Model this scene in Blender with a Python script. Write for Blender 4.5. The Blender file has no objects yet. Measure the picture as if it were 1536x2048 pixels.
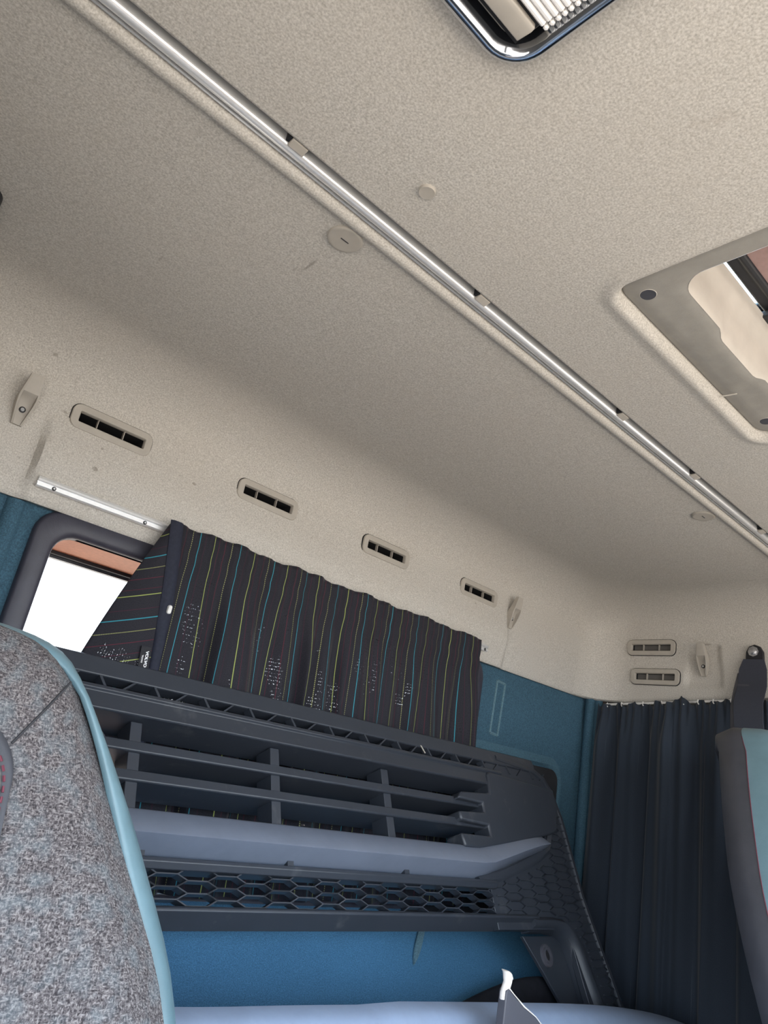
import bpy, math, random
import numpy as np
from mathutils import Vector, Matrix
random.seed(7)
SC = bpy.context.scene
COL = SC.collection
ZC = 1.25                      # camera height above the cab floor; all coordinates below are relative to it
PI = math.pi

# ---------------------------------------------------------------- camera
F_PX, W_PX, H_PX = 1420.0, 1536.0, 2048.0
ex = Vector((1723, 841, F_PX)).normalized()
ez = Vector((733, -3900, F_PX)); ez = (ez - ex * ez.dot(ex)).normalized()
ey = ez.cross(ex)
if ey.z < 0: ey = -ey
# rows ex,ey,ez are the world axes seen from the camera (x right, y down, z forward)
right = Vector((ex.x, ey.x, ez.x)); down = Vector((ex.y, ey.y, ez.y)); fwd = Vector((ex.z, ey.z, ez.z))
cam = bpy.data.cameras.new('camera'); camo = bpy.data.objects.new('camera', cam); COL.objects.link(camo)
mw = Matrix.Identity(4)
for i, v in enumerate((right, -down, -fwd)):
    for j in range(3): mw[j][i] = v[j]
mw.translation = Vector((0, 0, ZC)); camo.matrix_world = mw
cam.sensor_fit = 'VERTICAL'; cam.sensor_height = 36.0; cam.lens = 36.0 * F_PX / H_PX
cam.clip_start = 0.01; SC.camera = camo

# ---------------------------------------------------------------- world, lights, exposure
wd = bpy.data.worlds.new('sky'); SC.world = wd; wd.use_nodes = True
nt = wd.node_tree; nt.nodes.clear()
o_ = nt.nodes.new('ShaderNodeOutputWorld'); bg = nt.nodes.new('ShaderNodeBackground')
tc = nt.nodes.new('ShaderNodeTexCoord'); sx = nt.nodes.new('ShaderNodeSeparateXYZ'); rp = nt.nodes.new('ShaderNodeValToRGB')
mp = nt.nodes.new('ShaderNodeMapRange'); mp.inputs[1].default_value = -1; mp.inputs[2].default_value = 1
nt.links.new(tc.outputs['Generated'], sx.inputs[0]); nt.links.new(sx.outputs[2], mp.inputs[0]); nt.links.new(mp.outputs[0], rp.inputs[0])
e = rp.color_ramp.elements
e[0].position = 0.0; e[0].color = (0.33, 0.30, 0.27, 1)          # sunlit sandy ground
e[1].position = 0.485; e[1].color = (0.38, 0.35, 0.32, 1)
k = e.new(0.515); k.color = (0.86, 0.94, 1.0, 1)
k = e.new(0.75); k.color = (0.52, 0.74, 1.0, 1)
bg.inputs[1].default_value = 5.4
nt.links.new(rp.outputs[0], bg.inputs[0]); nt.links.new(bg.outputs[0], o_.inputs[0])

sun = bpy.data.lights.new('sun', 'SUN'); sun.energy = 22.0; sun.angle = .01; sun.color = (1.0, .90, .76)
suno = bpy.data.objects.new('sun', sun); COL.objects.link(suno); suno.location = (.8, -6, 8)
suno.rotation_euler = Vector((-.12, 1.0, -1.0)).to_track_quat('-Z', 'Y').to_euler()

def portal(name, loc, rot, sx_, sy_):
    l = bpy.data.lights.new(name, 'AREA'); l.shape = 'RECTANGLE'; l.size = sx_; l.size_y = sy_; l.cycles.is_portal = True
    o = bpy.data.objects.new(name, l); o.location = (loc[0], loc[1], loc[2] + ZC); o.rotation_euler = rot; COL.objects.link(o)
portal('windscreen_daylight', (.85, -1.06, .16), (PI / 2, 0, PI), 2.0, .81)
portal('near_door_daylight', (-.30, -.33, -.37), (0, -PI / 2, 0), 1.58, 1.28)
portal('far_door_daylight', (2.0, -.35, .0), (0, PI / 2, 0), .66, 1.04)
portal('rear_window_daylight', (.85, 1.43, 0), (-PI / 2, 0, 0), 1.1, .56)
portal('hatch_daylight', (.85, .08, .76), (0, 0, 0), .5, .75)

SC.view_settings.view_transform = 'Standard'; SC.view_settings.look = 'None'
SC.view_settings.gamma = 1.0; SC.view_settings.use_curve_mapping = False
SC.view_settings.exposure = 0.85
SC.cycles.use_denoising = True
SC.cycles.max_bounces = 10; SC.cycles.diffuse_bounces = 7; SC.cycles.transparent_max_bounces = 12
SC.cycles.sample_clamp_indirect = 6.0; SC.cycles.caustics_reflective = False; SC.cycles.caustics_refractive = False

# ---------------------------------------------------------------- materials
def lin(c): return tuple(pow(v / 255.0, 2.2) for v in c)
class NT:
    def __init__(s, name):
        s.m = bpy.data.materials.new(name); s.m.use_nodes = True; s.t = s.m.node_tree; s.n = s.t.nodes
        s.b = s.n['Principled BSDF']; s.out = s.n['Material Output']
        s.tc = s.n.new('ShaderNodeTexCoord')
    def link(s, a, b): s.t.links.new(a, b)
    def noise(s, scale, detail=2.0, rough=.5, coord='Object', stretch=None):
        x = s.n.new('ShaderNodeTexNoise'); x.inputs['Scale'].default_value = scale
        x.inputs['Detail'].default_value = detail; x.inputs['Roughness'].default_value = rough
        src = s.tc.outputs[coord]
        if stretch:
            mpn = s.n.new('ShaderNodeMapping'); mpn.inputs['Scale'].default_value = stretch
            s.link(src, mpn.inputs[0]); src = mpn.outputs[0]
        s.link(src, x.inputs['Vector']); return x.outputs['Fac']
    def math(s, op, a, b=None, c=None):
        x = s.n.new('ShaderNodeMath'); x.operation = op
        for i, v in enumerate((a, b, c)):
            if v is None: continue
            if isinstance(v, (int, float)): x.inputs[i].default_value = v
            else: s.link(v, x.inputs[i])
        return x.outputs[0]
    def ramp(s, fac, stops):
        x = s.n.new('ShaderNodeValToRGB'); e = x.color_ramp.elements
        while len(e) < len(stops): e.new(0.5)
        for el, (p, c) in zip(e, stops): el.position = p; el.color = (*c, 1) if len(c) == 3 else c
        s.link(fac, x.inputs[0]); return x.outputs[0]
    def mix(s, fac, a, b, mode='MIX'):
        x = s.n.new('ShaderNodeMix'); x.data_type = 'RGBA'; x.blend_type = mode
        for sock, v in ((x.inputs[0], fac), (x.inputs[6], a), (x.inputs[7], b)):
            if isinstance(v, (int, float)): sock.default_value = v
            elif isinstance(v, tuple): sock.default_value = (*v, 1)
            else: s.link(v, sock)
        return x.outputs[2]
    def bump(s, h, strength=.3, dist=.002):
        x = s.n.new('ShaderNodeBump'); x.inputs['Strength'].default_value = strength; x.inputs['Distance'].default_value = dist
        s.link(h, x.inputs['Height']); s.link(x.outputs[0], s.b.inputs['Normal'])
    def base(s, c):
        if isinstance(c, tuple): s.b.inputs['Base Color'].default_value = (*c, 1)
        else: s.link(c, s.b.inputs['Base Color'])
    def set(s, rough=.5, metal=0., spec=.5):
        s.b.inputs['Roughness'].default_value = rough; s.b.inputs['Metallic'].default_value = metal
        s.b.inputs['Specular IOR Level'].default_value = spec

def plastic(name, c, rough=.5, var=.12, scale=60, bump=.15, bscale=900, spec=.5, metal=0.):
    t = NT(name); n = t.noise(scale, 4, .6)
    a = tuple(v * (1 - var) for v in c); b = tuple(min(1, v * (1 + var)) for v in c)
    t.base(t.ramp(n, [(.3, a), (.7, b)])); t.set(rough, metal, spec)
    if bump: t.bump(t.noise(bscale, 2), bump, .0006)
    return t.m

def fabric_headliner():
    t = NT('headliner_fabric')
    f = t.noise(430, 3, .65); big = t.noise(5, 3, .6); st = t.noise(13, 5, .7)
    c = t.ramp(f, [(.30, (.385, .366, .333)), (.5, (.54, .517, .478)), (.70, (.69, .665, .62))])
    c = t.mix(t.ramp(big, [(.35, (.0,) * 3), (.75, (.22,) * 3)]), c, (.54, .49, .43), 'MIX')
    c = t.mix(t.ramp(st, [(.66, (.0,) * 3), (.78, (.32,) * 3)]), c, (.33, .27, .22), 'MIX')
    # small scuffs
    sc = t.noise(38, 2, .5, stretch=(1, .25, 1))
    c = t.mix(t.ramp(sc, [(.75, (0,) * 3), (.78, (.5,) * 3)]), c, (.2, .17, .14), 'MIX')
    t.base(c); t.set(.95, 0, .1); t.bump(f, .35, .0008); return t.m
def fabric_carpet(name, c, scale=420, lift=1.6):
    t = NT(name); f = t.noise(scale, 3, .7); big = t.noise(9, 3)
    col = t.ramp(f, [(.28, tuple(v * .55 for v in c)), (.5, c), (.72, tuple(min(1, v * lift) for v in c))])
    col = t.mix(t.ramp(big, [(.3, (0,) * 3), (.8, (.25,) * 3)]), col, tuple(v * 1.25 for v in c))
    t.base(col); t.set(.9, 0, .2); t.b.inputs['Sheen Weight'].default_value = .25
    t.b.inputs['Sheen Tint'].default_value = (*tuple(min(1, v * 4) for v in c), 1)
    t.bump(f, .6, .0015); return t.m
def fabric_seat():
    t = NT('seat_weave')
    a = t.noise(640, 2, .6, stretch=(.4, 1, 1)); b = t.noise(640, 2, .6, stretch=(1, 1, .4)); hue = t.noise(60, 2)
    f = t.math('MAXIMUM', a, b)
    c = t.ramp(f, [(.42, (.036, .031, .034)), (.56, (.12, .106, .109)), (.70, (.27, .247, .243))])
    c = t.mix(t.ramp(hue, [(.45, (0,) * 3), (.7, (.25,) * 3)]), c, (.20, .26, .29))
    t.base(c); t.set(.9, 0, .2); t.bump(f, .7, .0015); return t.m
def fabric_stripes():
    t = NT('striped_curtain_cloth')
    sep = t.n.new('ShaderNodeSeparateXYZ'); t.link(t.tc.outputs['UV'], sep.inputs[0]); u, v = sep.outputs[0], sep.outputs[1]
    P = .098
    fr = t.math('FRACT', t.math('DIVIDE', u, P))
    weave = t.noise(600, 2, .5, 'UV')
    c = t.ramp(weave, [(.3, (.008, .008, .013)), (.7, (.021, .020, .030))])
    dots = t.math('GREATER_THAN', t.math('FRACT', t.math('MULTIPLY', v, 260)), .35)
    for p, w, col, dot in ((.06, .0070, (.30, .35, .10), 0), (.16, .005, (.06, .010, .022), 0), (.33, .0055, (.085, .012, .026), 0),
                           (.50, .0062, (.30, .31, .13), 1), (.69, .0080, (.03, .24, .31), 0), (.84, .005, (.045, .010, .025), 0)):
        m = t.math('LESS_THAN', t.math('ABSOLUTE', t.math('SUBTRACT', fr, p)), w)
        if dot: m = t.math('MULTIPLY', m, dots)
        c = t.mix(m, c, col)
    t.base(c); t.set(.75, 0, .3); t.b.inputs['Sheen Weight'].default_value = .1
    # worn open weave: tiny holes in patches
    patch = t.noise(9, 3, .5, 'UV', (1.6, .8, 1))
    hole = t.math('MULTIPLY', t.math('GREATER_THAN', t.math('FRACT', t.math('MULTIPLY', v, 150)), .65),
                  t.math('GREATER_THAN', t.noise(520, 1, .5, 'UV'), .60))
    low = t.math('LESS_THAN', v, .52)
    h = t.math('MULTIPLY', t.math('MULTIPLY', hole, t.math('GREATER_THAN', patch, .555)), low)
    tr = t.n.new('ShaderNodeBsdfTransparent'); mx = t.n.new('ShaderNodeMixShader')
    t.link(t.math('MULTIPLY', h, .30), mx.inputs[0]); t.link(t.b.outputs[0], mx.inputs[1]); t.link(tr.outputs[0], mx.inputs[2])
    t.link(mx.outputs[0], t.out.inputs[0]); return t.m
def fabric_dark_curtain():
    t = NT('dark_curtain_cloth')
    n = t.noise(1, 2, .5, 'UV', (900, 900, 1)); line = t.noise(1, 1, .5, 'UV', (260, 2.0, 1))
    c = t.ramp(n, [(.3, (.018, .025, .038)), (.7, (.036, .047, .066))])
    c = t.mix(t.ramp(line, [(.74, (0,) * 3), (.78, (.6,) * 3)]), c, (.10, .12, .15))
    t.base(c); t.set(.85, 0, .2); t.b.inputs['Sheen Weight'].default_value = .15; return t.m
def glass():
    t = NT('window_glass'); t.n.remove(t.b)
    a = t.n.new('ShaderNodeBsdfTransparent'); b = t.n.new('ShaderNodeBsdfGlossy'); b.inputs['Roughness'].default_value = .02
    fr = t.n.new('ShaderNodeFresnel'); fr.inputs[0].default_value = 1.25; mx = t.n.new('ShaderNodeMixShader')
    dirt = t.noise(30, 3); a.inputs[0].default_value = (.96, .98, .98, 1)
    t.link(t.ramp(dirt, [(.3, (.93, .95, .95)), (.7, (.98, .98, .98))]), a.inputs[0])
    t.link(fr.outputs[0], mx.inputs[0]); t.link(a.outputs[0], mx.inputs[1]); t.link(b.outputs[0], mx.inputs[2]); t.link(mx.outputs[0], t.out.inputs[0]); return t.m
def scuffed(name, c, rough=.45, dust=(.25, .25, .27), amt=.5, spec=.5):
    t = NT(name); n = t.noise(22, 5, .7); s = t.noise(14, 4, .7, stretch=(1, 1.3, .5)); fine = t.noise(1200, 2)
    col = t.ramp(n, [(.3, tuple(v * .94 for v in c)), (.7, tuple(v * 1.07 for v in c))])
    col = t.mix(t.ramp(s, [(.60, (0,) * 3), (.80, (amt,) * 3)]), col, dust)
    t.base(col); t.set(rough, 0, spec); t.bump(fine, .12, .0005); return t.m

M = {
 'head': fabric_headliner(),
 'blue': fabric_carpet('blue_wall_carpet', (.048, .104, .148)),
 'blue_pale': fabric_carpet('pale_blue_carpet', (.065, .132, .178)),
 'blue_lighter': fabric_carpet('lighter_blue_carpet', (.105, .185, .225)),
 'blue_skylit': fabric_carpet('skylit_blue_carpet', (.060, .165, .285), 520),  # ledge carpet brightened and blued in its colour to stand in for skylight
 'seat': fabric_seat(),
 'pad': fabric_carpet('grey_seat_pad', (.16, .155, .155), 700, 1.3),
 'aqua': plastic('aqua_leatherette', (.135, .225, .265), .42, .08, 30, .2, 700),
 'shell': plastic('charcoal_leatherette', (.060, .062, .075), .5, .12, 25, .2, 800),
 'thread': plastic('red_thread', (.15, .03, .05), .7, .1, 200, 0),
 'seam': plastic('dark_seam', (.03, .03, .035), .8, .1, 200, 0),
 'stripe': fabric_stripes(), 'dcurt': fabric_dark_curtain(),
 'band': plastic('navy_binding', (.020, .023, .040), .75, .15, 200, .2, 1200, .3),
 'button': plastic('white_button', (.75, .74, .72), .4, .05, 50, 0),
 'tag': plastic('black_woven_tag', (.028, .028, .033), .8, .15, 400, .2, 1500, .3),
 'print': plastic('white_print', (.82, .83, .85), .7, .03, 100, 0),
 'beige': plastic('beige_plastic', (.44, .41, .365), .55, .06, 40, .12),
 'grey_trim': plastic('hatch_grey_plastic', (.33, .315, .285), .6, .07, 40, .3, 500),
 'tub': plastic('pale_beige_plastic', (.56, .53, .48), .5, .05, 30, .08),
 'alu': plastic('satin_aluminium', (.90, .91, .92), .30, .03, 120, .03, 1500, .6, .55),
 'chrome': plastic('chrome', (.62, .65, .70), .10, .05, 15, 0, 100, .5, 1.0),
 'lens': plastic('clear_ribbed_lens', (.88, .87, .86), .12, .03, 80, 0, 100, .8),
 'black': plastic('black_plastic', (.012, .013, .016), .55, .2, 60, .1),
 'duct': plastic('dark_duct', (.008, .009, .012), .8, .2, 60, 0),
 'frame': plastic('window_surround_plastic', (.040, .040, .058), .5, .12, 30, .35, 500),
 'orange': plastic('orange_reveal_lining', (.75, .33, .19), .7, .08, 120, .3, 400),
 'rubber': plastic('rubber_seal', (.012, .012, .016), .6, .1, 60, 0),
 'glass': glass(),
 'grille': scuffed('grille_black_plastic', (.034, .040, .053), .40, (.17, .175, .185), .4),
 'bar': scuffed('grille_grey_bar', (.16, .185, .245), .42, (.2, .21, .24), .25),
 'panel': scuffed('pale_grey_panel', (.25, .315, .44), .38, (.36, .41, .50), .3),
 'shard': scuffed('broken_dark_plastic', (.075, .075, .092), .5, (.3, .3, .32), .5),
 'torn': plastic('torn_white_plastic', (.80, .74, .69), .5, .12, 90, .4, 200),
 'web': plastic('seat_belt_webbing', (.045, .050, .068), .7, .12, 500, .4, 1600, .3),
 'steel': plastic('zinc_steel', (.55, .56, .58), .3, .06, 60, 0, 100, .5, .9),
 'lid': plastic('reddish_hatch_lid', (.36, .24, .225), .45, .12, 70, .2, 200),
 'dark_board': plastic('dark_rubber_board', (.020, .021, .025), .7, .15, 50, .2),
 'mattress': fabric_carpet('bunk_cover', (.42, .47, .53), 500, 1.15),
 'bag': plastic('black_cloth_bag', (.014, .015, .020), .85, .2, 60, .3, 600, .2),
 'floor': plastic('dark_floor_mat', (.05, .05, .055), .7, .1, 30, .3),
 'dash_top': plastic('beige_dashboard', (.36, .32, .27), .7, .08, 20, .2),
 'dash': plastic('dashboard_grey', (.13, .125, .12), .6, .08, 20, .2),
}

# ---------------------------------------------------------------- mesh helpers (coordinates relative to the camera)
def tag(o, label=None, cat=None, group=None, kind=None):
    if label: o['label'] = label
    if cat: o['category'] = cat
    if group: o['group'] = group
    if kind: o['kind'] = kind
    return o
def thing(name, origin, label=None, cat=None, group=None, kind=None, rotz=0):
    o = bpy.data.objects.new(name, None); COL.objects.link(o); o.empty_display_size = .05
    o.location = (origin[0], origin[1], origin[2] + ZC); o.rotation_euler = (0, 0, rotz)
    o['_o'] = list(origin); tag(o, label, cat, group, kind); return o
class MB:
    def __init__(s): s.v = []; s.f = []; s.uv = None
    def add(s, vs, fs):
        k = len(s.v); s.v += [tuple(p) for p in vs]; s.f += [tuple(i + k for i in f) for f in fs]; return s
    def box(s, lo, hi, fr=None):
        fr = fr or (lambda a, b, c: (a, b, c))
        x0, y0, z0 = lo; x1, y1, z1 = hi
        vs = [fr(*p) for p in ((x0, y0, z0), (x1, y0, z0), (x1, y1, z0), (x0, y1, z0), (x0, y0, z1), (x1, y0, z1), (x1, y1, z1), (x0, y1, z1))]
        return s.add(vs, [(0, 3, 2, 1), (4, 5, 6, 7), (0, 1, 5, 4), (1, 2, 6, 5), (2, 3, 7, 6), (3, 0, 4, 7)])
    def prism(s, poly, c0, c1, fr):
        n = len(poly)
        vs = [fr(a, b, c0) for a, b in poly] + [fr(a, b, c1) for a, b in poly]
        return s.add(vs, [tuple(range(n))[::-1], tuple(range(n, 2 * n))] + [(i, (i + 1) % n, n + (i + 1) % n, n + i) for i in range(n)])
    def ring(s, rings, closed=True, loop=False, fr=None):
        """loft between successive point rings of equal length"""
        n = len(rings[0]); vs = [p if fr is None else fr(*p) for r in rings for p in r]; fs = []
        m = n if closed else n - 1
        for j in range(len(rings) - (0 if loop else 1)):
            j2 = (j + 1) % len(rings)
            for i in range(m):
                fs.append((j * n + i, j * n + (i + 1) % n, j2 * n + (i + 1) % n, j2 * n + i))
        return s.add(vs, fs)
    def loft(s, rings, fr=None):
        k = len(s.v); s.ring(rings, True, False, fr); n = len(rings[0])
        s.f.append(tuple(k + i for i in range(n))[::-1]); s.f.append(tuple(k + (len(rings) - 1) * n + i for i in range(n))); return s
    def tube(s, pts, r, n=8, caps=True):
        pts = [Vector(p) for p in pts]; rings = []
        for i, p in enumerate(pts):
            d = (pts[min(i + 1, len(pts) - 1)] - pts[max(i - 1, 0)]).normalized()
            a = d.cross(Vector((0, 0, 1)));
            if a.length < .1: a = d.cross(Vector((1, 0, 0)))
            a.normalize(); b = d.cross(a)
            rr = r[i] if isinstance(r, (list, tuple)) else r
            rings.append([tuple(p + (a * math.cos(t) + b * math.sin(t)) * rr) for t in [2 * PI * q / n for q in range(n)]])
        return s.loft(rings) if caps else s.ring(rings)
    def build(s, name, mat, parent=None, smooth=True, angle=35, bevel=0, sub=0, uv=None, label=None):
        O = Vector((0, 0, 0)); pp = parent
        while pp is not None and '_o' not in pp.keys(): pp = pp.parent
        solo = parent is None
        if solo:
            a = np.array(s.v); O = Vector(((a[:, 0].min() + a[:, 0].max()) / 2, (a[:, 1].min() + a[:, 1].max()) / 2, a[:, 2].min()))
        elif pp is not None and not pp.get('_local'): O = Vector(pp['_o'])
        me = bpy.data.meshes.new(name); me.from_pydata([tuple(Vector(p) - O) for p in s.v], [], s.f); me.update()
        me.materials.append(mat if not isinstance(mat, str) else M[mat])
        if uv is not None:
            l = me.uv_layers.new(name='UVMap')
            for lp in me.loops: l.data[lp.index].uv = uv[lp.vertex_index]
        import bmesh
        bm = bmesh.new(); bm.from_mesh(me); bmesh.ops.recalc_face_normals(bm, faces=bm.faces); bm.to_mesh(me); bm.free()
        if smooth:
            me.polygons.foreach_set('use_smooth', [True] * len(me.polygons)); me.set_sharp_from_angle(angle=math.radians(angle))
        o = bpy.data.objects.new(name, me); COL.objects.link(o)
        if parent: o.parent = parent
        if solo: o.location = O + Vector((0, 0, ZC)); o['_o'] = list(O)
        if bevel:
            b = o.modifiers.new('bevel', 'BEVEL'); b.width = bevel; b.segments = 2; b.limit_method = 'ANGLE'; b.angle_limit = math.radians(40)
            b.harden_normals = False
        if sub:
            b = o.modifiers.new('smooth', 'SUBSURF'); b.levels = sub; b.render_levels = sub
        if label: o['label'] = label
        return o
def rrect(x0, x1, y0, y1, r, n=6):
    r = min(r, (x1 - x0) / 2 - 1e-5, (y1 - y0) / 2 - 1e-5); P = []
    for cx, cy, a0 in ((x1 - r, y1 - r, 0), (x0 + r, y1 - r, 90), (x0 + r, y0 + r, 180), (x1 - r, y0 + r, 270)):
        for i in range(n + 1):
            a = math.radians(a0 + 90 * i / n); P.append((cx + r * math.cos(a), cy + r * math.sin(a)))
    return P
def circ(cx, cy, r, n=24, ry=None): return [(cx + r * math.cos(2 * PI * i / n), cy + (ry or r) * math.sin(2 * PI * i / n)) for i in range(n)]
XZ = lambda a, b, c: (a, c, b)        # polygon in x,z extruded along y
XY = lambda a, b, c: (a, b, c)
YZ = lambda a, b, c: (c, a, b)
def framering(mb, outer, inner, c0, c1, fr):
    """a flat frame: outer and inner loops of the same count"""
    A = [[(a, b, c0) for a, b in outer], [(a, b, c1) for a, b in outer], [(a, b, c1) for a, b in inner], [(a, b, c0) for a, b in inner]]
    return mb.ring(A, True, True, fr)
def sstep(a, b, x):
    t = max(0., min(1., (x - a) / (b - a))); return t * t * (3 - 2 * t)
def copy_tree(o, parent=None):
    c = o.copy(); COL.objects.link(c); c.parent = parent
    for ch in list(o.children): copy_tree(ch, c)
    return c

# ================================================================= the setting
XL, XR, D, ZT = -.234, 1.932, 1.216, .600       # left wall, right wall, rear wall, rear ceiling panel
XM = (XL + XR) / 2                              # centre line of the cab
# ---- moulded fabric headliner: front ceiling, rail channel, rear ceiling, cove and upper walls
VENTS_R = [(.349 + .3353 * i, .471) for i in range(4)]     # rear wall vents (x, z)
VENTS_S = [(1.042, .466), (1.027, .382)]                   # right wall vents (y, z)
hl = MB()
# front ceiling with the hatch hole and its soft lip
HX0, HX1, HY0, HY1 = .625, 1.073, -.27, .412
def hole(off): return rrect(HX0 - off, HX1 + off, HY0 - off, HY1 + off, .028 + max(off, -.02), 8)
rings = [[(x, y, z) for x, y in hole(off)] for off, z in ((.030, .594), (.022, .5935), (.014, .5905), (.008, .5895), (.003, .5915), (.000, .596), (-.0015, .606), (-.002, .63))]
R0 = [(-.24, XR, -1.02, .546)]
cx, cy = (HX0 + HX1) / 2, (HY0 + HY1) / 2
def outer_pt(x, y):
    dx, dy = x - cx, y - cy; t = 1e9
    if dx > 1e-9: t = min(t, (XR + .02 - cx) / dx)
    if dx < -1e-9: t = min(t, (XL - .02 - cx) / dx)
    if dy > 1e-9: t = min(t, (.546 - cy) / dy)
    if dy < -1e-9: t = min(t, (-1.02 - cy) / dy)
    return (cx + dx * t, cy + dy * t, .594)
per = []
def dens(P, step=.03):
    out = []
    for i in range(len(P)):
        a, b = P[i], P[(i + 1) % len(P)]; L = math.dist(a[:2], b[:2]); k = max(1, int(L / step)) if L > 2 * step else 1
        for j in range(k): out.append(tuple(a[q] + (b[q] - a[q]) * j / k for q in range(3)))
    return out
rings = [dens(r) for r in rings]
ncount = len(rings[0])
outr = [outer_pt(x, y) for x, y, z in rings[0]]
# corners of the outer rectangle must be reached: snap the nearest ring point
for cxx in (XL - .02, XR + .02):
    for cyy in (.546, -1.02):
        i = min(range(ncount), key=lambda q: math.dist(outr[q][:2], (cxx, cyy))); outr[i] = (cxx, cyy, .594)
hl.ring([outr] + rings, True)
# rail channel: profile in (y, z) run along x
prof = [(.546, .594), (.548, .5943), (.5500, .596), (.5508, .600), (.5512, .632), (.5815, .632), (.582, .600), (.584, .5955), (.588, .5925), (.594, .592), (.600, .5945), (.6035, .598), (.605, .600), (.612, .600)]
hl.ring([[(x, y, z) for y, z in prof] for x in np.linspace(XL - .02, XR + .02, 30)], False)
# rear ceiling, cove, upper walls as successive rings from the bottom lip up
NS, NC, NB = 66, 16, 270
lev = [(-.02, .3035), (-.004, .3015), (0, .306)] + [(0, z) for z in np.linspace(.3125, .505, 30)]
for i in range(1, 19):
    t = PI / 2 * i / 18; lev.append((.145 * (1 - math.cos(t)), .505 + .095 * math.sin(t)))
lev.append((.165, .600))
def wob(x, y, z): return .0016 * math.sin(7 * x + 3 * z) * math.sin(9 * z + 2.1 * x + 4 * y)
def disp(side, a, z):
    d = 0.
    if side == 'B':      # proud centre panel between the two coat hooks, fading out upwards
        k = (1 - sstep(.36, .480, z)) * (.3 + .7 * sstep(.30, .39, z))
        d += .024 * k * sstep(.242, .253, a) * (1 - sstep(1.470, 1.484, a))
    if side == 'R':      # shallow recess round the coat hook
        w = .034 + .012 * (.475 - z) / .12
        d -= .009 * sstep(.888 - w - .008, .888 - w, a) * (1 - sstep(.888 + w, .888 + w + .008, a)) * sstep(.352, .372, z) * (1 - sstep(.468, .477, z))
    return d
ringsB = []
for d, z in lev:
    rc = .11 + .45 * d; P = []
    xr, xl, yb = XR - d, XL + d, D - d
    low = (z < .5)
    def zz(y): return z + (max(0, .5 - z) / .2) * .085 * max(0, D - .05 - y)     # lower edge rises a little towards the front
    for i in range(NS):
        y = .612 + (yb - rc - .612) * i / NS; zq = zz(y); P.append((xr - disp('R', y, zq) - wob(xr, y, z), y, zq))
    for i in range(NC):
        t = PI / 2 * i / NC; P.append((xr - rc + rc * math.cos(t), yb - rc + rc * math.sin(t), zz(D - .1 * (1 - i / NC)) if low else z))
    for i in range(NB + 1):
        x = xr - rc + (xl + rc - (xr - rc)) * i / NB; P.append((x, yb - disp('B', x, z) - wob(x, yb, z), z))
    for i in range(1, NC + 1):
        t = PI / 2 + PI / 2 * i / NC; P.append((xl + rc + rc * math.cos(t), yb - rc + rc * math.sin(t), z))
    for i in range(1, NS + 1):
        y = yb - rc + (.612 - (yb - rc)) * i / NS; P.append((xl, y, z))
    ringsB.append(P)
k0 = len(hl.v); f0 = len(hl.f); hl.ring(ringsB, False)
nP = len(ringsB[0]); keep = []
for f in hl.f[f0:]:
    c = np.mean([hl.v[i] for i in f], axis=0); drop = False
    if c[1] > D - .03:
        for vx, vz in VENTS_R: drop |= abs(c[0] - vx) < .064 and abs(c[2] - vz) < .0130
    if c[0] > XR - .03:
        for vy, vz in VENTS_S: drop |= abs(c[1] - vy) < .062 and abs(c[2] - vz) < .0130
    if not drop: keep.append(f)
hl.f = hl.f[:f0] + keep
last = k0 + (len(ringsB) - 1) * nP
hl.f.append(tuple(range(last, last + nP)))
# closing webs where the cove ends beside the front ceiling
for s, q in ((1, 0), (-1, nP - 1)):
    col = [k0 + j * nP + q for j in range(len(ringsB))]; x = XR + .02 if s > 0 else XL - .02
    k = len(hl.v); hl.v += [(x, .612, .600), (x, .612, .3035)]; hl.f.append(tuple(col) + (k, k + 1))
ceil = hl.build('ceiling', 'head', angle=50); tag(ceil, 'beige felt headliner curving from roof into upper walls', 'ceiling', kind='structure')

# ---- lower rear wall in blue carpet with the window opening
WX0, WX1, WZ0, WZ1 = .317, 1.383, -.262, .270
YW = D + .012
wr = MB()
win = rrect(WX0, WX1, WZ0, WZ1, .035, 6)
def rect_around(P, x0, x1, z0, z1):
    mx, mz = (WX0 + WX1) / 2, (WZ0 + WZ1) / 2; out = []
    for x, z in P:
        dx, dz = x - mx, z - mz; t = 1e9
        if dx > 1e-9: t = min(t, (x1 - mx) / dx)
        if dx < -1e-9: t = min(t, (x0 - mx) / dx)
        if dz > 1e-9: t = min(t, (z1 - mz) / dz)
        if dz < -1e-9: t = min(t, (z0 - mz) / dz)
        out.append((mx + dx * t, mz + dz * t))
    for c in ((x0, z0), (x1, z0), (x0, z1), (x1, z1)):
        i = min(range(len(out)), key=lambda q: math.dist(out[q], c)); out[i] = c
    return out
framering(wr, rect_around(win, XL - .06, XR + .06, -1.25, .335), win, YW, YW + .05, XZ)
wall_rear = tag(wr.build('wall_rear', 'blue', smooth=False), 'blue carpeted lower rear wall of the cab', 'wall', kind='structure')
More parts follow.
